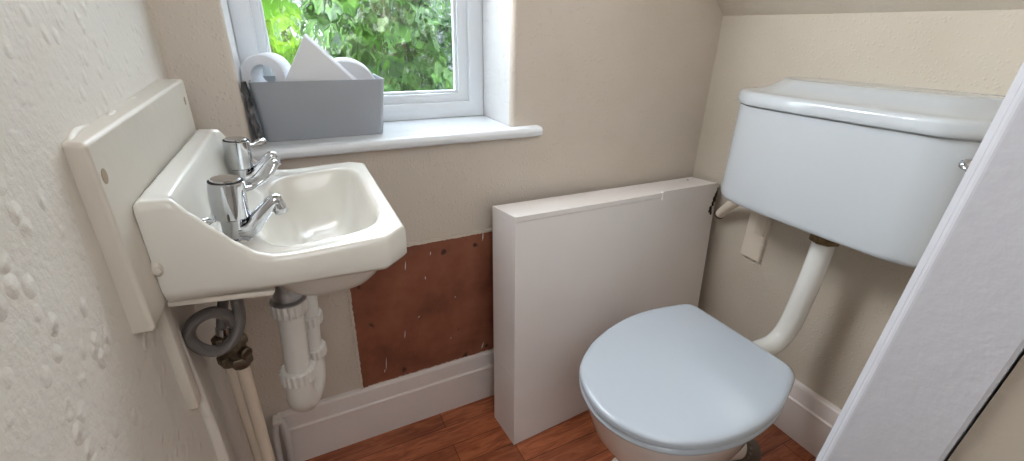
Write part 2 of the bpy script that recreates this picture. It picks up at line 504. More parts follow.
# ------------------------------------------------------------------ backboard on the left wall
def bx(y): return -.164 + (y - .52) * .014     # face of the board
bb = thing('basin_backboard', 'cream painted board fixed to the left wall behind the basin', 'board', (-.17, .78, .897))
bm = bmesh.new()
ya, yb2 = .521, 1.035
hexa(bm, {(0,0,0): (xl(ya)-.004, ya, .897), (1,0,0): (bx(ya), ya, .897), (0,1,0): (xl(yb2)-.004, yb2, .897), (1,1,0): (bx(yb2), yb2, .897),
          (0,0,1): (xl(ya)-.004, ya + .012, 1.102), (1,0,1): (bx(ya), ya, 1.102), (0,1,1): (xl(yb2)-.004, yb2, 1.110), (1,1,1): (bx(yb2), yb2, 1.110)}, .005, 3)
finish('board', bm, M['board'], bb, angle=35, wn=True)
for (y, z) in ((.537, 1.067), (1.0, 1.075)):
    bm = bmesh.new()
    x = bx(y)
    lathe(bm, (x - .001, y, z), (1, 0, 0), [(0, .0075), (.0012, .0075), (.0014, .0065), (.0014, .001)], 20)
    finish('screw_plug', bm, M['card'], bb)
bm = bmesh.new()     # blob of old filler along the top edge
rnd = random.Random(11)
tube(bm, [(xl(y) + .002 + .004*math.sin(y*40), y, 1.100 + .003*math.sin(y*57)) for y in [.535 + .03*k for k in range(16)]], [.003 + rnd.uniform(0, .0022) for k in range(16)], 10, smooth=4)
finish('filler', bm, M['board'], bb)

# ------------------------------------------------------------------ basin
basin = thing('wash_basin', 'small white ceramic wall basin with raised splash back', 'basin', (-.02, .785, .77))
BY0, BY1 = .574, .998
BX0, BX1 = -.163, .130
BZ = .887
def lerp(a, b, t): return a + (b - a) * t
def sst(a, b, x):
    t = min(1, max(0, (x - a) / (b - a))); return t*t*(3 - 2*t)
def interp(tab, x):
    if x <= tab[0][0]: return tab[0][1]
    for (a, u), (b, v) in zip(tab, tab[1:]):
        if x <= b:
            t = (x - a)/(b - a); return lerp(u, v, t*t*(3-2*t)*.45 + t*.55)
    return tab[-1][1]
prof_edge = [(-.163, 1.026), (-.130, 1.024), (-.115, 1.004), (-.098, .984), (-.078, .960), (-.060, .943), (-.042, .936), (-.02, .9345), (.09, .937), (.128, .939)]
prof_in = [(-.163, 1.026), (-.134, 1.0235), (-.128, 1.010), (-.122, .965), (-.116, .938), (-.105, .930), (-.05, .929), (.128, .939)]
def hw(x):
    h = (BY1 - BY0)/2
    if x > .098: h -= (x - .098) * .95
    return h
YCN = (BY0 + BY1)/2
def shift(x, y):      # basin sits a touch out of square, following the board
    return (y - BY0) * .030 * (1 - (x - BX0)/(BX1 - BX0) * .55)
def ztop(x, y):
    e = min(y - (YCN - hw(x)), (YCN + hw(x)) - y)
    w = sst(.010, .030, e)
    z = lerp(interp(prof_edge, x), interp(prof_in, x), w)
    # bowl
    cx, cy, rx, ry = .022, YCN, .083, .170
    u, v = abs(x - cx)/rx, abs(y - cy)/ry
    m = (u**4.5 + v**4.5) ** (1/4.5)
    if m < 1.0:
        d = 1 - m
        depth = .098 * (1 - (1 - sst(0, .75, d)) ** 1.3)
        depth = .100 * (1 - max(0, 1 - d/.62)**2.2)
        z -= depth
    return z
NX, NY = 96, 132
bm = bmesh.new()
def gx(i):
    return BX0 + (BX1 - BX0) * i / NX
def rim_drop(x, y):
    e = min(y - (YCN - hw(x)), (YCN + hw(x)) - y, BX1 - x)
    r = .009
    if e < r: return r - math.sqrt(max(0, r*r - (r - e)**2))
    return 0
def blur_edges(t):    # more samples near the outer edge
    return t
top = []
for i in range(NX + 1):
    row = []
    for j in range(NY + 1):
        s = j / NY; s = .5 - .5*math.cos(PI*s)*.35 - .5*(1-2*s)*.65
        u = i / NX; x = BX0 + (BX1 - BX0) * (u if u < .9 else .9 + .1*math.sin((u-.9)/.1*PI/2)*1.0)
        y = YCN + (2*s - 1)*hw(x)
        z = ztop(x, y) - rim_drop(x, y)
        row.append(bm.verts.new((x + shift(x, y), y, z)))
    top.append(row)
for i in range(NX):
    for j in range(NY):
        bm.faces.new((top[i][j], top[i+1][j], top[i+1][j+1], top[i][j+1]))
loop = [top[i][0] for i in range(NX + 1)] + [top[NX][j] for j in range(1, NY + 1)] + [top[i][NY] for i in range(NX - 1, -1, -1)] + [top[0][j] for j in range(NY - 1, 0, -1)]
def ring_down(loop, f):
    new = [bm.verts.new(f(v.co.copy())) for v in loop]
    n = len(loop)
    for i in range(n):
        bm.faces.new((loop[i], new[i], new[(i+1) % n], loop[(i+1) % n]))
    return new
def zb(x): return lerp(.895, .883, min(1, max(0, (x - BX0)/.28)))
l1 = ring_down(loop, lambda c: V(c.x, c.y, max(zb(c.x) + .006, c.z - .012)))
l2 = ring_down(l1, lambda c: V(c.x, c.y, zb(c.x) + .006))
def inward(c, d):
    q = V(c.x, c.y, c.z); cx = -.015
    q.x += d * (1 if c.x < cx else -1) * (0 if c.x < -.13 else min(1, abs(c.x - cx)/.09))
    q.y += d * (1 if c.y < YCN else -1) * min(1, abs(c.y - YCN)/.17)
    return q
l3 = ring_down(l2, lambda c: (lambda q: V(q.x, q.y, zb(c.x) + .001))(inward(c, .004)))
l4 = ring_down(l3, lambda c: (lambda q: V(q.x, q.y, zb(c.x)))(inward(c, .012)))
# underside bowl
def bowl(c, k):
    cx, cy = .012, YCN
    a = math.atan2((c.y - cy)/.165, (c.x - cx)/.098)
    rx, ry = .100*math.cos(k), .166*math.cos(k)
    ca, sa = math.cos(a), math.sin(a); p = 3.0
    m = (abs(ca)**p + abs(sa)**p) ** (-1/p)
    return V(cx + ca*m*rx + .012, cy + sa*m*ry, .889 - .108*math.sin(k))
prev = l4
for k in (0, .18, .36, .54, .72, .9, 1.08, 1.25, 1.4):
    prev = ring_down(prev, lambda c, k=k: bowl(c, k))
bm.faces.new(prev)
bmesh.ops.recalc_face_normals(bm, faces=bm.faces[:])
body = finish('basin_body', bm, M['ceramic'], basin, angle=70)
md = body.modifiers.new('soften', 'SMOOTH'); md.factor = .5; md.iterations = 3
# overflow hole, chain hole, waste outlet
bm = bmesh.new()
lathe(bm, (-.0975, .612, .958), (.35, .9, .3), [(0, .0055), (.003, .006), (.0045, .0052), (.004, .004), (.0015, .0035), (.001, .0005)], 18)
finish('chain_hole', bm, M['brass'], basin)
bm = bmesh.new()
lathe(bm, (-.118, .66, .964), (1, 0, -.05), [(-.004, .0055), (.003, .0055), (.005, .0045), (.009, .002), (.011, .002), (.012, .001)], 18)
finish('chain_stay', bm, M['chrome'], basin)
bm = bmesh.new()
lathe(bm, (.022, YCN, .8365), (0, 0, 1), [(-.006, .024), (.002, .026), (.005, .024), (.0045, .019), (.001, .016), (.0005, .003)], 28)
finish('waste_outlet', bm, M['chrome'], basin)
bm = bmesh.new()      # putty and black washer left around the underside
for (x, y, z, sx, sy, sz) in ((-.075, .735, .868, .020, .016, .010), (-.055, .74, .842, .018, .014, .006), (-.040, .755, .818, .026, .012, .007), (-.062, .76, .826, .02, .01, .006)):
    bmesh.ops.create_icosphere(bm, subdivisions=2, radius=1, matrix=Matrix.Translation((x, y, z)) @ Matrix.Rotation(.5, 4, 'Y') @ Matrix.Diagonal((sx, sy, sz, 1)))
finish('sealant', bm, M['rust'], basin)

# taps ----------------------------------------------------------------
def tap(label, x, y, zdeck, lev_ang, rise=1, reach=1):
    t = thing('basin_tap', label, 'tap', (x, y, zdeck), 'lever taps on the basin')
    lean = V(.07, 0, 1).normalized()
    o = V(x, y, zdeck)
    bm = bmesh.new()
    lathe(bm, o, lean, [(-.004, .021), (.003, .0215), (.006, .019), (.008, .0145), (.026, .0135), (.034, .0145), (.036, .010)], 32)
    finish('tap_body', bm, M['chrome'], t)
    # rising spout
    bm = bmesh.new()
    p0 = o + lean*.016
    pts = [p0 + V(.0, 0, -.002), p0 + V(.018, 0, .000), p0 + V(.030, 0, .011), p0 + V(.045, 0, .026), p0 + V(.056, 0, .035), p0 + V(.061, 0, .033)]
    tube(bm, pts, [.0125, .0135, .0115, .0098, .0098, .0088], 20, smooth=5)
    finish('spout', bm, M['chrome'], t)
    bm = bmesh.new()
    e = p0 + V(.058, 0, .033)
    lathe(bm, e, (.25, 0, -1), [(0, .0088), (.006, .0098), (.015, .0098), (.017, .009), (.016, .0075), (.013, .0065)], 24)
    nz = finish('nozzle', bm, M['chrome'], t)
    bm = bmesh.new()
    lathe(bm, e + V(.0035, 0, -.0135), (.25, 0, -1), [(0, .0066), (.001, .0066)], 20)
    finish('aerator', bm, M['dark'], nz)
    # fat round head
    bm = bmesh.new()
    h = o + lean*.036
    lathe(bm, h, lean, [(-.0005, .016), (0, .0212), (.0014, .0222), (.0485, .0218), (.0500, .0208), (.0502, .0190)], 48)
    hd = finish('tap_head', bm, M['chrome'], t, angle=25)
    bm = bmesh.new()
    lathe(bm, h + lean*.0505, lean, [(.0002, .0180), (.0022, .0180), (.0034, .0168), (.0040, .010), (.0042, .001)], 40)
    finish('tap_cap', bm, M['chrome'], hd, angle=25)
    bm = bmesh.new()
    lathe(bm, h + lean*.0502, lean, [(-.0008, .0206), (.0006, .0206), (.0006, .0176)], 40)
    finish('cap_groove', bm, M['dark'], hd)
    bm = bmesh.new()
    lathe(bm, h - lean*.002, lean, [(0, .0165), (.0025, .0165)], 32)
    finish('seal_ring', bm, M['dark'], t)
    # lever with paddle end
    d = V(math.cos(lev_ang), math.sin(lev_ang), 0)
    c = h + lean*.034
    bm = bmesh.new()
    q = reach; e3 = V(0, 0, rise)
    pts = [c + d*.016, c + d*.030*q + e3*.000, c + d*.044*q + e3*.006, c + d*.056*q + e3*.015, c + d*.064*q + e3*.024]
    tube(bm, pts, [.0072, .0060, .0066, .0098, .0088], 18, smooth=5, squash=.62)
    bmesh.ops.create_uvsphere(bm, u_segments=18, v_segments=10, radius=.0092, matrix=Matrix.Translation(pts[-1]) @ Matrix.Rotation(lev_ang, 4, 'Z') @ Matrix.Rotation(-.8*rise, 4, 'Y') @ Matrix.Diagonal((1, .95, .7, 1)))
    finish('lever', bm, M['chrome'], t)
    return t
tap('chrome lever tap nearer the camera on the basin', -.091, .668, .928, .42, 1)
tap('chrome lever tap farther back, near the window sill', -.094, .940, .925, .75, .12, .85)

# bracket under the basin
br = thing('basin_bracket', 'cream painted metal bracket under the near edge of the basin', 'bracket', (-.16, .592, .80))
bm = bmesh.new()
hexa(bm, {(0,0,0): (-.165, .586, .889), (1,0,0): (-.054, .586, .8765), (0,1,0): (-.165, .612, .889), (1,1,0): (-.054, .612, .8765),
          (0,0,1): (-.165, .586, .897), (1,0,1): (-.050, .586, .8835), (0,1,1): (-.165, .612, .897), (1,1,1): (-.050, .612, .8835)}, .0015)
finish('bracket_arm', bm, M['board'], br, angle=30)
bm = bmesh.new(); box(bm, xl(.6) - .002, xl(.6) + .013, .597, .622, .72, .889, .004)
finish('wall_plate', bm, M['board'], br, angle=30)
bm = bmesh.new()
bmesh.ops.create_icosphere(bm, subdivisions=3, radius=.0085, matrix=Matrix.Translation((-.160, .577, .946)) @ Matrix.Diagonal((.8, 1, 1.15, 1)))
lathe(bm, (-.160, .577, .946), (0, -1, 0), [(0, .006), (.008, .005), (.009, .003)], 14)
finish('fixing_cap', bm, M['board'], br)

# ------------------------------------------------------------------ supply pipes, hoses, trap
def supply(label, x, y, ztopv, hosepts, hr=.0085, dx=.0, name='water_supply_pipe'):
    t = thing(name, label, 'pipe', (x, y, 0), 'water pipes under the basin')
    bm = bmesh.new()
    tube(bm, [(x + dx, y, 0), (x + dx*.5, y, ztopv*.5), (x, y, ztopv - .03)], .0098, 18, smooth=4)
    finish('copper_pipe', bm, M['pipe'], t)
    bm = bmesh.new()
    lathe(bm, (x, y, ztopv - .036), (0, 0, 1), [(0, .0125), (.004, .0125)], 14)
    lathe(bm, (x, y, ztopv - .032), (0, 0, 1), [(0, .0165), (.002, .0175), (.014, .0175), (.016, .0160)], 6)
    lathe(bm, (x, y, ztopv - .016), (0, 0, 1), [(0, .013), (.022, .013)], 20)
    lathe(bm, (x, y, ztopv + .006), (0, 0, 1), [(0, .0160), (.002, .0172), (.013, .0172), (.016, .0150)], 6)
    lathe(bm, (x, y, ztopv - .006), (.6, -.7, 0), [(.008, .010), (.020, .010), (.022, .007), (.0215, .003)], 16)
    finish('isolating_valve', bm, M['valve'], t)
    bm = bmesh.new(); tube(bm, hosepts, hr, 16, smooth=8)
    hs = finish('flexible_hose', bm, M['hose'], t)
    bm = bmesh.new()
    a, b = Vector(hosepts[0]), Vector(hosepts[1])
    lathe(bm, a + (b - a).normalized()*.0, (b - a), [(-.004, hr*1.05), (0, hr*1.25), (.022, hr*1.25), (.024, hr)], 18)
    finish('ferrule', bm, M['chrome'], hs)
    return t
supply('cream water pipe with a grey flexible hose coiled in a loop', -.130, .700, .735,
       [(-.128, .700, .752), (-.124, .698, .775), (-.128, .690, .800), (-.146, .684, .815), (-.170, .683, .806), (-.181, .684, .782), (-.172, .686, .757), (-.152, .688, .745), (-.130, .690, .757), (-.116, .692, .785), (-.112, .690, .82), (-.108, .680, .86), (-.096, .672, .915)], .0088, -.004)
supply('cream water pipe close to the left wall with a straight grey hose', -.152, .738, .716,
       [(-.152, .738, .732), (-.148, .738, .76), (-.138, .742, .80), (-.124, .765, .845), (-.105, .85, .885), (-.088, .912, .916)], .0080, .002)
bm = bmesh.new()      # painted pipe clipped hard against the left wall
tube(bm, [(xl(.66) + .003, .655, .0), (xl(.66) + .004, .655, .5), (xl(.66) + .004, .650, .68), (xl(.63) + .002, .63, .86)], .008, 14, smooth=5)
tag(finish('plaster_pipe', bm, M['wall_left'], base=(xl(.66), .655, 0)), 'wall-painted pipe ridge running down the left wall below the basin', 'pipe')

trap = thing('sink_trap', 'white plastic waste trap with screw nuts under the basin', 'trap', (-.06, .80, .47))
def nut(bm, o, ax, r, L, ribs=18):
    u, v, d = frame(ax); o = Vector(o)
    rings = []
    for t_, rr in ((0, r*.9), (L*.1, r), (L*.9, r), (L, r*.9)):
        rings.append([o + d*t_ + (u*math.cos(2*PI*i/(ribs*4)) + v*math.sin(2*PI*i/(ribs*4))) * (rr*(1 + (.07 if i % 4 < 2 else 0))) for i in range(ribs*4)])
    loft(bm, rings)
bm = bmesh.new(); tube(bm, [(-.052, .800, .775), (-.054, .800, .70), (-.060, .800, .60), (-.062, .800, .575)], .0225, 24, smooth=4)
finish('inlet_tube', bm, M['plastic'], trap)
bm = bmesh.new(); nut(bm, (-.053, .800, .716), (.02, 0, 1), .0295, .030)
finish('top_nut', bm, M['plastic'], trap)
bm = bmesh.new(); nut(bm, (-.062, .800, .562), (.02, 0, 1), .031, .030)
finish('lower_nut', bm, M['plastic'], trap)
bm = bmesh.new()
tube(bm, [(-.062, .800, .585), (-.065, .800, .545), (-.066, .803, .515), (-.060, .818, .494), (-.050, .846, .488), (-.041, .872, .498), (-.036, .885, .522), (-.034, .888, .560), (-.032, .888, .60), (-.030, .890, .640)], [.0262, .0262, .0268, .027, .0262, .025, .0235, .022, .0215, .0215], 24, smooth=5)
finish('u_bend', bm, M['plastic'], trap)
bm = bmesh.new(); nut(bm, (-.034, .888, .545), (.02, 0, 1), .028, .026)
finish('riser_nut', bm, M['plastic'], trap)
bm = bmesh.new()
tube(bm, [(-.030, .890, .630), (-.029, .890, .655), (-.028, .900, .672), (-.026, .925, .678), (-.024, .99, .675), (-.022, YB - .002, .668)], .0235, 24, smooth=5)
finish('outlet_elbow', bm, M['plastic'], trap)
bm = bmesh.new(); nut(bm, (-.030, .890, .628), (.02, 0, 1), .028, .024)
finish('elbow_nut', bm, M['plastic'], trap)
bm = bmesh.new()
lathe(bm, (-.051, .800, .742), (0, 0, 1), [(0, .026), (.002, .031), (.005, .031), (.008, .025), (.03, .0235), (.048, .0235)], 30)
finish('waste_tail', bm, M['tail'], trap)

cab = thing('white_cable', 'white cable looping out of the skirting in the left corner', 'cable', (-.16, 1.09, .02))
bm = bmesh.new()
tube(bm, [(-.181, 1.098, 0.006), (-.178, 1.098, .08), (-.174, 1.099, .15), (-.168, 1.099, .185), (-.158, 1.098, .200), (-.149, 1.096, .185), (-.146, 1.092, .14), (-.150, 1.088, .08), (-.156, 1.084, .006)], .0082, 12, smooth=6)
finish('cable_sheath', bm, M['gloss'], cab)
bm = bmesh.new(); box(bm, -.173, -.152, 1.085, 1.121, .198, .2065, .002)
finish('cable_clip', bm, M['skirt'], cab)

# ------------------------------------------------------------------ hardboard patch
pan = thing('hardboard_panel', 'bare reddish brown hardboard panel on the wall below the window', 'panel', (.33, 1.135, .19))
rnd = random.Random(4)
pts = []
def edge(a, b, n, amp):
    for i in range(n):
        t = i / n
        pts.append((lerp(a[0], b[0], t) + rnd.uniform(-amp, amp), lerp(a[1], b[1], t) + rnd.uniform(-amp, amp)))
edge((.074, .186), (.70, .186), 40, .0008); edge((.70, .19), (.70, .640), 8, .001)
edge((.70, .640), (.08, .646), 60, .0022); edge((.080, .646), (.074, .186), 40, .0016)
bm = bmesh.new(); prism(bm, pts, 1, YB - .004, YB + .002)
finish('board', bm, M['hardboard'], pan, smooth=False)
bm = bmesh.new()
for (px, pz, L, w, a) in ((.235, .583, .030, .0022, .1), (.290, .530, .012, .0022, .0), (.215, .350, .030, .0018, .12), (.262, .40, .008, .002, .5), (.470, .222, .028, .003, .3), (.475, .63, .03, .003, .05),
                       (.150, .26, .05, .0016, .1), (.31, .607, .012, .002, .2), (.38, .44, .006, .0014, 1), (.36, .29, .006, .0014, .4), (.143, .235, .012, .002, .1)):
    c = V(px, YB - .0048, pz); d = V(math.sin(a), 0, math.cos(a)); s = V(math.cos(a), 0, -math.sin(a))
    vs = [c - d*L*.5, c + s*w*.6 - d*L*.1, c + s*w*.5 + d*L*.25, c + d*L*.5, c - s*w*.4 + d*L*.2, c - s*w*.6 - d*L*.2]
    loft(bm, [[v + V(0, .0012, 0) for v in vs], vs])
o = finish('paint_flecks', bm, M['gloss'], pan, smooth=False); o['kind'] = 'stuff'
# ragged lips of torn paper along three edges
def ragged(n, f, z):
    bm = bmesh.new(); A = []; B = []
    for i in range(n + 1):
        p, q = f(i/n); A.append(p); B.append(q)
    loft(bm, [[V(p[0], YB + .0005, p[1]), V(p[0], YB - .0055, p[1]), V(q[0], YB - .0050, q[1]), V(q[0], YB + .0005, q[1])] for p, q in zip(A, B)])
    finish('torn_edge', bm, M['wall'], pan, smooth=False)
ragged(90, lambda t: ((lerp(.078, .70, t), .642 + rnd.uniform(-.0015, .0005)), (lerp(.078, .70, t), .6475 + rnd.uniform(0, .0045))), 0)
ragged(80, lambda t: ((lerp(.09, .70, t), .184), (lerp(.09, .70, t), .1955 + rnd.uniform(-.001, .0025))), 0)
ragged(70, lambda t: ((lerp(.068, .074, t) - rnd.uniform(0, .003), lerp(.19, .645, t)), (lerp(.074, .080, t) + rnd.uniform(-.001, .0015), lerp(.19, .645, t))), 0)

# ------------------------------------------------------------------ boxing leaning in the corner
bxg = thing('pipe_boxing', 'tall white painted boxing panel leaning against the wall beside the toilet', 'boxing', (.88, .98, 0))
c8 = {(0,0,0): (.475, .897, .0), (0,0,1): (.494, .959, .755), (0,1,0): (.466, 1.029, .0), (0,1,1): (.487, 1.092, .742),
      (1,0,0): (1.295, .947, .0), (1,0,1): (1.315, 1.006, .728), (1,1,0): (1.290, 1.076, .0), (1,1,1): (1.312, 1.130, .718)}
P8 = {k: Vector(v) for k, v in c8.items()}
def tri(a, b, c):     # trilinear point inside the boxing
    r = V(0, 0, 0)
    for (i, j, k), p in P8.items():
        r += p * ((a if i else 1-a) * (b if j else 1-b) * (c if k else 1-c))
    return r
def sub(bm, a0, a1, b0, b1, c0, c1, bev=.002):
    return hexa(bm, {(i, j, k): tri((a0, a1)[i], (b0, b1)[j], (c0, c1)[k]) for i in (0, 1) for j in (0, 1) for k in (0, 1)}, bev, 2)
bm = bmesh.new(); sub(bm, 0, .99, 0, .13, 0, .9795, .001)
finish('front_panel', bm, M['boxing'], bxg, angle=30, wn=True)
bm = bmesh.new(); sub(bm, .0, .018, .131, .985, 0, .3335, .0006); sub(bm, .0, .018, .131, 1.0, .334, .9795, .001)
finish('side_panel', bm, M['boxing'], bxg, angle=30, wn=True)
bm = bmesh.new(); sub(bm, 0, 1, 0, 1, .980, 1.0, .001)
finish('top_panel', bm, M['boxing'], bxg, angle=30, wn=True)
bm = bmesh.new(); sub(bm, .66, .985, -.022, .05, .968, 1.007, .001)
finish('repair_batten', bm, M['boxing'], bxg, angle=30, wn=True)
bm = bmesh.new()
lathe(bm, tri(.93, .72, 1.0) + V(0, 0, -.001), (0, 0, 1), [(0, .004), (.0015, .004), (.002, .002)], 12)
finish('screw', bm, M['rust'], bxg)
# ragged dark notch cut for the inlet pipe
bm = bmesh.new()
for (a, c, s) in ((.988, .945, .011), (.982, .925, .014), (.976, .903, .012), (.966, .880, .013), (.972, .858, .010), (.960, .868, .008), (.992, .96, .008)):
    bmesh.ops.create_icosphere(bm, subdivisions=1, radius=s, matrix=Matrix.Translation(tri(a, .01, c)) @ Matrix.Diagonal((.7, .35, 1.1, 1)))
finish('pipe_notch', bm, M['dark'], bxg, smooth=False)

# ------------------------------------------------------------------ toilet
OUT = [(.985,.462),(.985,.52),(.984,.60),(.981,.69),(.979,.735),(.969,.756),(.94,.766),(.857,.780),(.785,.781),(.709,.768),(.645,.747),(.591,.721),(.53,.673),(.499,.615),(.489,.544),(.508,.478),(.545,.429),(.594,.396),(.664,.373),(.745,.366),(.838,.378),(.921,.408),(.965,.430)]
CEN = V(.745, .575)
def resample(pts, n):
    q = [Vector((x, y, 0)) for x, y in pts]; q2 = q + q[:3]
    c = []
    m = len(q)
    for i in range(m):
        p0, p1, p2, p3 = q[i-1], q[i], q[(i+1) % m], q[(i+2) % m]
        for k in range(10):
            t = k/10
            c.append(.5*((2*p1) + (p2-p0)*t + (2*p0-5*p1+4*p2-p3)*t*t + (-p0+3*p1-3*p2+p3)*t**3))
    L = [0]
    for a, b in zip(c, c[1:] + c[:1]): L.append(L[-1] + (b - a).length)
    out = []; j = 0
    for i in range(n):
        s = L[-1]*i/n
        while L[j+1] < s: j += 1
        t = (s - L[j])/max(1e-9, L[j+1]-L[j])
        out.append(c[j].lerp((c + c[:1])[j+1], t))
    return out
LID = resample(OUT, 120)
def offset(pts, d):
    n = len(pts); r = []
    area = sum(pts[i].x*pts[(i+1) % n].y - pts[(i+1) % n].x*pts[i].y for i in range(n))
    sg = 1 if area > 0 else -1
    for i in range(n):
        t = (pts[(i+1) % n] - pts[i-1]).normalized()
        r.append(pts[i] + V(t.y, -t.x, 0)*d*sg)
    return r
def inset(pts, d):
    return [p.lerp(V(CEN.x, CEN.y, 0), d/.2) for p in pts]
def at(pts, z, dome=0):
    return [V(p.x, p.y, z) for p in pts]
wc = thing('toilet', 'white toilet with closed D-shaped lid on a ceramic pan', 'toilet', (.80, .58, 0))
bm = bmesh.new()
rings = [at(inset(LID, .012), .4595), at(inset(LID, .004), .4595), at(offset(LID, .001), .463), at(offset(LID, .001), .473), at(offset(LID, -.0005), .4775), at(inset(LID, .004), .4802), at(inset(LID, .010), .4812), at(inset(LID, .016), .4815), at(inset(LID, .05), .4818)]
R = loft(bm, rings, True, False)
cen = bm.verts.new((CEN.x, CEN.y, .4822))
for i in range(120): bm.faces.new((R[-1][i], R[-1][(i+1) % 120], cen))
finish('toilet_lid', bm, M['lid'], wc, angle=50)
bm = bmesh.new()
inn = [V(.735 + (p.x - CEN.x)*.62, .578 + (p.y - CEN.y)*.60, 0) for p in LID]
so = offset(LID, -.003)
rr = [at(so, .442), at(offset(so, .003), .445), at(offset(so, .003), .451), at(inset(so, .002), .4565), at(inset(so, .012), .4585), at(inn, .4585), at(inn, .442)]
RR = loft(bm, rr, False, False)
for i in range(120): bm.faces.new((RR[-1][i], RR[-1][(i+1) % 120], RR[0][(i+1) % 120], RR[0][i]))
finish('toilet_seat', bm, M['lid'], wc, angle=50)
# pan
def pring(z, sx, sy, dx, dy=0, back=.0, pw=2.3):
    """super-ellipse ring: half length sx along the toilet axis, half width sy"""
    r = []; ax = V(-.9934, -.1145, 0); sd = V(-.1145, .9934, 0); c = V(.745 + dx, .578 + dx*.115 + dy, z)
    for i in range(64):
        a = 2*PI*i/64; ca, sa = math.cos(a), math.sin(a)
        m = (abs(ca)**pw + abs(sa)**pw) ** (-1/pw)
        u = ca*m*sx
        r.append(c + ax*u + sd*(sa*m*sy))
    return r
bm = bmesh.new()
rings = [pring(0, .212, .140, .098, 0, pw=3), pring(.018, .212, .140, .098, 0, pw=3), pring(.030, .198, .128, .100), pring(.07, .178, .108, .098), pring(.13, .172, .106, .090),
         pring(.19, .184, .122, .068), pring(.25, .205, .145, .044), pring(.31, .220, .165, .022), pring(.36, .226, .174, .012), pring(.40, .233, .184, .004), pring(.425, .236, .188, .001), pring(.437, .234, .187, .0), pring(.4415, .228, .182, .0)]
loft(bm, rings, True, False)
top_in = [pring(.4415, .228, .182, 0), pring(.4415, .172, .132, -.005), pring(.425, .165, .125, -.005), pring(.33, .140, .105, .0), pring(.22, .085, .065, .03)]
loft(bm, top_in, False, True)
bmesh.ops.remove_doubles(bm, verts=bm.verts[:], dist=1e-5)
# rear deck and flush horn
prism(bm, [(.86, .452), (1.0, .470), (1.0, .738), (.86, .712)], 2, .385, .4405)
tube(bm, [(.93, .600, .385), (.99, .602, .383), (1.045, .600, .383)], [.045, .042, .038], 24)
# rear outlet boss
tube(bm, [(.90, .58, .18), (.98, .56, .11), (1.040, .546, .086)], [.06, .046, .038], 24, smooth=4)
finish('pan', bm, M['ceramic_wc'], wc, angle=50)
for y in (.50, .69):
    bm = bmesh.new()
    lathe(bm, (.955, y, .4405), (0, 0, 1), [(0, .014), (.005, .014), (.018, .009)], 20)
    finish('hinge', bm, M['lid'], wc)
for y in (.47, .70):
    bm = bmesh.new()
    bmesh.ops.create_uvsphere(bm, u_segments=14, v_segments=8, radius=.011, matrix=Matrix.Translation((.90, y, .018)))
    finish('floor_screw_cap', bm, M['plastic'], wc)

so_ = thing('soil_pipe', 'grimy grey soil pipe collar on the floor behind the toilet', 'pipe', (1.06, .53, 0))
bm = bmesh.new()
tube(bm, [(1.042, .546, .085), (1.062, .541, .074), (1.076, .537, .056), (1.080, .535, .03), (1.080, .535, 0)], [.040, .042, .042, .042, .044], 26, smooth=5)
finish('pipe_bend', bm, M['soil'], so_)
bm = bmesh.new()
nut(bm, (1.036, .547, .088), (.95, -.2, -.4), .044, .014, 20)
finish('rubber_collar', bm, M['soil'], so_)

# ------------------------------------------------------------------ cistern
cis = thing('toilet_cistern', 'white ceramic cistern with moulded lid on the right wall', 'cistern', (1.22, .59, .765))
def cplan(z, g=0, r=1.0, taper=0):
    """plan ring of the cistern; g grows outwards"""
    xf = 1.105 - g; xb = XR - .001; yl = .890 + g; yr = .312 - g
    cy = (yl + yr)/2
    half = [(xb, yl - cy), (1.24, yl - cy + .004), (1.19, yl - cy + .002), (1.158, yl - cy - .012), (1.125, yl - cy - .046), (xf + .004, yl - cy - .088), (xf, yl - cy - .125), (xf - .001, yl - cy - .16), (xf - .004, yl - cy - .21)]
    h = crom([(a, b, 0) for a, b in half], 5)
    pts = [V(p.x, cy + p.y, z) for p in h] + [V(p.x, cy - p.y, z) for p in reversed(h)]
    return pts
def shrink(pts, k, z):
    c = V(XR, .59, 0)
    return [V(XR - (XR - p.x)*k, .59 + (p.y - .59)*k, z) for p in pts]
base = cplan(0)
bm = bmesh.new()
rings = [shrink(base, .94, .758), shrink(base, .975, .7595), shrink(base, .992, .764), shrink(base, 1.0, .773), shrink(base, 1.003, .785), shrink(base, 1.0, .92), shrink(base, .996, 1.028), shrink(base, .985, 1.0285), shrink(base, .985, 1.034)]
loft(bm, rings)
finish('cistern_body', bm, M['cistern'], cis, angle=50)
bm = bmesh.new()
lid = cplan(0, .010)
def lidz(rs):   # rs: list of (inward distance fraction, z)
    return rs
def pull(pts, d, dback, z):
    """inset ring: front and ends move in by d / dback"""
    yl, yr = .900, .302; out = []
    for p in pts:
        fy = (p.y - .59)/.288
        out.append(V(p.x + d*(1 if p.x < XR - .01 else 0) * min(1, (XR - p.x)/.12), .59 + (p.y - .59)*(1 - dback/.288), z))
    return out
rings = [pull(lid, .008, .008, 1.0325), pull(lid, .0015, .0015, 1.0325), pull(lid, 0, 0, 1.034), pull(lid, .0005, .0005, 1.044), pull(lid, .001, .001, 1.0555), pull(lid, .003, .003, 1.0605), pull(lid, .008, .007, 1.0640), pull(lid, .016, .014, 1.0655), pull(lid, .030, .023, 1.0662),
         pull(lid, .050, .032, 1.069), pull(lid, .075, .042, 1.077), pull(lid, .095, .050, 1.088), pull(lid, .106, .052, 1.094), pull(lid, .116, .055, 1.0965), pull(lid, .130, .06, 1.097)]
loft(bm, rings)
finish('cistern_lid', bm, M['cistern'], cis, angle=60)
bm = bmesh.new()
lathe(bm, (1.103, .341, .992), (-1, 0, 0), [(-.01, .010), (.004, .010), (.006, .008), (.008, .006), (.018, .005)], 22)
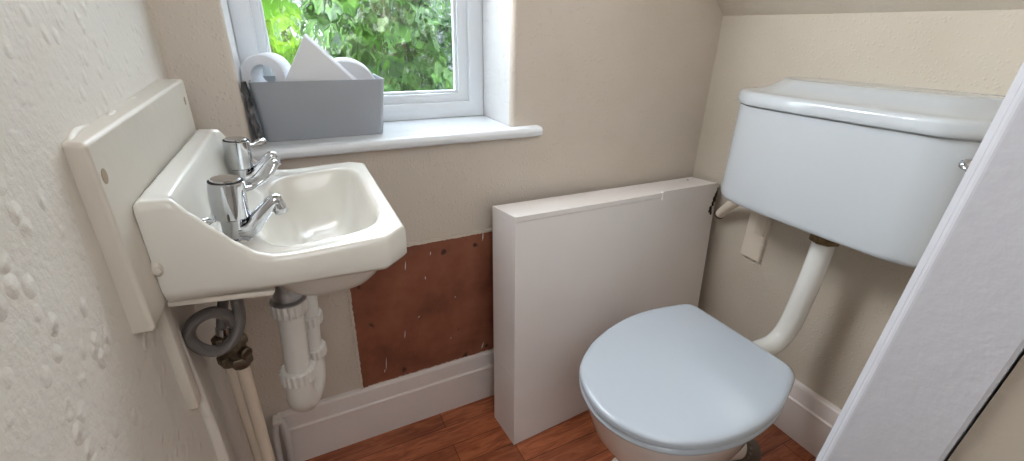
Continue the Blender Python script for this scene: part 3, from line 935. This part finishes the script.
tube(bm, [(1.088, .341, .992), (1.082, .334, .990), (1.080, .318, .982), (1.079, .29, .970), (1.079, .272, .964)], [.005, .0055, .006, .008, .005], 14, smooth=5, squash=.7)
finish('flush_lever', bm, M['chrome'], cis)

fp = thing('flush_pipe', 'white curved flush pipe from the cistern down to the pan', 'pipe', (1.205, .575, .38))
bm = bmesh.new()
tube(bm, [(1.205, .576, .770), (1.205, .575, .70), (1.202, .577, .60), (1.196, .582, .50), (1.188, .585, .445), (1.172, .588, .410), (1.142, .592, .388), (1.10, .597, .382), (1.035, .600, .382)], .0275, 26, smooth=6)
finish('pipe_bend', bm, M['flush'], fp)
bm = bmesh.new()
lathe(bm, (1.205, .576, .712), (0, 0, 1), [(0, .032), (.003, .036), (.020, .036), (.023, .031), (.046, .031)], 8)
finish('brass_nut', bm, M['brass'], fp)
bm = bmesh.new()
lathe(bm, (1.055, .599, .382), (-1, .08, 0), [(0, .030), (.004, .041), (.03, .045), (.05, .047)], 28)
finish('rubber_cone', bm, M['plastic'], fp)

inl = thing('inlet_pipe', 'short cream pipe from cistern corner into the notch of the boxing', 'pipe', (1.26, .90, .70))
bm = bmesh.new()
tube(bm, [(1.235, .850, .765), (1.240, .856, .745), (1.258, .884, .712), (1.282, .930, .672), (1.297, .970, .625)], .0155, 20, smooth=5)
finish('pipe', bm, M['conduit'], inl)
bm = bmesh.new()
lathe(bm, (1.2945, .963, .634), (.33, .87, -.95), [(0, .0165), (.003, .0175), (.008, .0175), (.010, .013), (.0095, .004)], 12)
finish('cut_end', bm, M['rust'], inl)

tr = thing('wall_conduit', 'flat cream conduit on the right wall below the cistern', 'conduit', (1.325, .835, .52))
bm = bmesh.new()
loft(bm, [[(XR - a, y + s, z) for a, y in ((0, .798), (.012, .799), (.015, .803), (.015, .866), (.012, .870), (0, .871))] for z, s in ((.521, 0.0), (.765, 0.0))])
finish('cover', bm, M['conduit'], tr, angle=25)
bm = bmesh.new(); box(bm, XR - .0185, XR - .014, .803, .836, .610, .762, .001)
finish('cable_strip', bm, M['conduit'], tr, angle=25)

# ------------------------------------------------------------------ storage box on the sill
stb = thing('storage_box', 'grey plastic storage box of toilet rolls on the window sill', 'box', (.09, 1.24, .953))
def rrect(x0, x1, y0, y1, z, r=.012, n=5):
    p = []
    for cx, cy, a0 in ((x1 - r, y0 + r, -PI/2), (x1 - r, y1 - r, 0), (x0 + r, y1 - r, PI/2), (x0 + r, y0 + r, PI)):
        for k in range(n + 1):
            a = a0 + PI/2*k/n; p.append((cx + r*math.cos(a), cy + r*math.sin(a), z))
    return p
bm = bmesh.new()
Y0b, Y1b = 1.172, 1.322
loft(bm, [rrect(-.048, .216, Y0b + .004, Y1b - .004, .953), rrect(-.051, .219, Y0b + .001, Y1b - .002, .957), rrect(-.061, .233, Y0b - .004, Y1b, 1.084), rrect(-.0615, .2335, Y0b - .0045, Y1b, 1.087),
          rrect(-.058, .230, Y0b - .001, Y1b - .004, 1.087), rrect(-.048, .216, Y0b + .005, Y1b - .006, .958)])
finish('tub', bm, M['grey_box'], stb, angle=40)
pk = thing('plastic_wrapper', 'dark crinkled plastic wrapper squeezed between grey box and window reveal', 'wrapper', (-.065, 1.16, .955))
bm = bmesh.new()
rnd = random.Random(2)
rows = []
for i in range(15):
    t = i/14; z = .956 + t*.135
    cxx = -.0605 - .0085*t + rnd.uniform(-.0015, .0015)
    w = .0078 + .0018*math.sin(i*1.7)
    rows.append([(cxx - w, 1.150 + rnd.uniform(-.003, .003), z), (cxx - w*.3, 1.143 + rnd.uniform(-.003, .003), z), (cxx + w*.35, 1.149 + rnd.uniform(-.004, .004), z), (cxx + w*.7, 1.146, z), (cxx + w*.6, 1.162, z), (cxx - w, 1.166, z)])
loft(bm, rows)
t = NT('dark_crinkled_plastic'); t.setc(srgb(96, 96, 99)); t.set(Roughness=.25, Coat_Weight=.5); t.link(t.bump(t.noise(t.coord(), 90, 3), .002), t.b.inputs['Normal'])
finish('film', bm, t.m, pk, smooth=False)

def roll(label, c, ax, R_, r_, L):
    t = thing('toilet_roll', label, 'toilet roll', c, 'rolls in the grey box')
    a = Vector(ax).normalized(); c = Vector(c)
    bm = bmesh.new()
    RR = lathe(bm, c, a, [(-L/2, r_ + .0015), (-L/2, R_ - .003), (-L/2 + .003, R_), (L/2 - .003, R_), (L/2, R_ - .003), (L/2, r_ + .0015)], 48, False, False)
    for i in range(48): bm.faces.new((RR[-1][i], RR[-1][(i+1) % 48], RR[0][(i+1) % 48], RR[0][i]))
    finish('tissue', bm, M['roll'], t, angle=45)
    bm = bmesh.new()
    RR = lathe(bm, c, a, [(-L/2 - .0005, r_), (L/2 + .0005, r_), (L/2 + .0005, r_ + .0018), (-L/2 - .0005, r_ + .0018)], 40, False, False)
    for i in range(40): bm.faces.new((RR[-1][i], RR[-1][(i+1) % 40], RR[0][(i+1) % 40], RR[0][i]))
    finish('core', bm, M['roll'], t)
    return t
roll('toilet roll with open core showing at the left end of the grey box', (-.0205, 1.258, 1.0950), (.26, 1, .0), .048, .0255, .08)
roll('fat toilet roll lying at the right end of the grey box', (.153, 1.266, 1.050), (.10, 1, .04), .079, .024, .085)
# folded paper standing in the box
fpap = thing('folded_tissue', 'white folded paper packet standing corner up in the grey box', 'tissue', (.07, 1.19, 1.03))
bm = bmesh.new()
pk0, pl, pb, prr = V(.067, 1.20, 1.182), V(.006, 1.188, 1.078), V(.070, 1.180, 1.005), V(.172, 1.186, 1.074)
th = V(.006, .016, .006)
loft(bm, [[pk0, pl, pb, prr], [pk0 + th, pl + th, pb + th, prr + th]])
bmesh.ops.bevel(bm, geom=bm.edges[:], offset=.002, segments=2, affect='EDGES', profile=.5)
finish('packet', bm, M['roll'], fpap, angle=40)

# ------------------------------------------------------------------ door jamb at the right edge of the view
jam = []
def yj(z): return .1485 + (1.19 - z) * .050
ZJ = 2.08
def jring(z):
    y = yj(z); F = 1.04*yj(1.2 + (z - 1.2)/1.04)
    dy = y - .1485
    prof = [(.545, F + .004), (.524, F + .001), (.520, F), (.5085, .1462 + dy), (.5080, .1452 + dy), (.5070, .1452 + dy), (.5040, .1432 + dy), (.5015, .1415 + dy), (.4998, .1390 + dy), (.4995, .1370 + dy), (.4998, y - .0820), (.502, y - .0845), (.545, y - .0845)]
    return [(a, b, z) for a, b in prof]
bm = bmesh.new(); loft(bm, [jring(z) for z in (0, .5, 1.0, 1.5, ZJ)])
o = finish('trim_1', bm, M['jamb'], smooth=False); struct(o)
bm = bmesh.new()
loft(bm, [[(.545, yj(z) - .0865, z), (.506, yj(z) - .0865, z), (.506, yj(z) - .26, z), (.545, yj(z) - .26, z)] for z in (0, ZJ)])
o = finish('trim_2', bm, mat_paint('shaded_hall_beige', srgb(168, 157, 143), .7, .03, .0008, 60), smooth=False); struct(o)  # hall wall in shade, the shade put into a darker beige

# ------------------------------------------------------------------ light
w = bpy.data.worlds.new('World'); bpy.context.scene.world = w; w.use_nodes = True
bg = w.node_tree.nodes['Background']
bg.inputs['Color'].default_value = (.77, .875, 1.0, 1); bg.inputs['Strength'].default_value = 11.0
def lamp(name, kind, loc, energy, color=(1, 1, 1), size=.5, rot=(0, 0, 0), angle=None, spread=None):
    d = bpy.data.lights.new(name, kind); d.energy = energy; d.color = color
    if kind == 'AREA': d.shape = 'DISK'; d.size = size
    if kind == 'POINT': d.shadow_soft_size = size
    if kind == 'SUN' and angle: d.angle = angle
    o = bpy.data.objects.new(name, d); C.objects.link(o); o.location = Vector(loc) * K
    o.rotation_euler = rot; return o
lamp('sun', 'SUN', (-2, 2, 5), 9.0, (1, .96, .88), rot=(math.radians(25), math.radians(-38), 0), angle=.02)
o = lamp('hall_fill', 'AREA', (-.02, -.55, 1.75), 5.4, (.97, .98, 1.0), .7)  # added fill light behind the camera, no fitting in the hall
o.rotation_euler = Vector((1.2, 1.4, -1.0)).to_track_quat('-Z', 'Y').to_euler()
o = lamp('fill_above_window', 'AREA', (.05, 1.08, 1.72), 4.6, (.95, .975, 1.0), .4)  # unseen fill added to brighten right wall and cistern, no real lamp
o.rotation_euler = Vector((1.0, -1.0, -.7)).to_track_quat('-Z', 'Y').to_euler()
o.data.spread = math.radians(118)

# ------------------------------------------------------------------ camera
R_ = [[0.896, -0.444, 0.018], [-0.167, -0.373, -0.913], [0.412, 0.814, -0.409]]   # rows: camera right, down, forward in world axes
right, down, fwd = (Vector(r).normalized() for r in R_)
fwd = right.cross(down).normalized() if right.cross(down).dot(fwd) > 0 else -right.cross(down).normalized()
down = fwd.cross(right).normalized()
cd = bpy.data.cameras.new('camera'); cam = bpy.data.objects.new('camera', cd); C.objects.link(cam)
mw = Matrix((( right.x, -down.x, -fwd.x, 0), (right.y, -down.y, -fwd.y, 0), (right.z, -down.z, -fwd.z, 1.2*K), (0, 0, 0, 1)))
cam.matrix_world = mw
cd.sensor_fit = 'HORIZONTAL'; cd.sensor_width = 36; cd.lens = 446/1024*36
cd.clip_start = .01; cd.clip_end = 100
sc = bpy.context.scene; sc.camera = cam
sc.view_settings.view_transform = 'Standard'; sc.view_settings.look = 'None'
sc.view_settings.exposure = .38; sc.view_settings.gamma = 1; sc.view_settings.use_curve_mapping = False
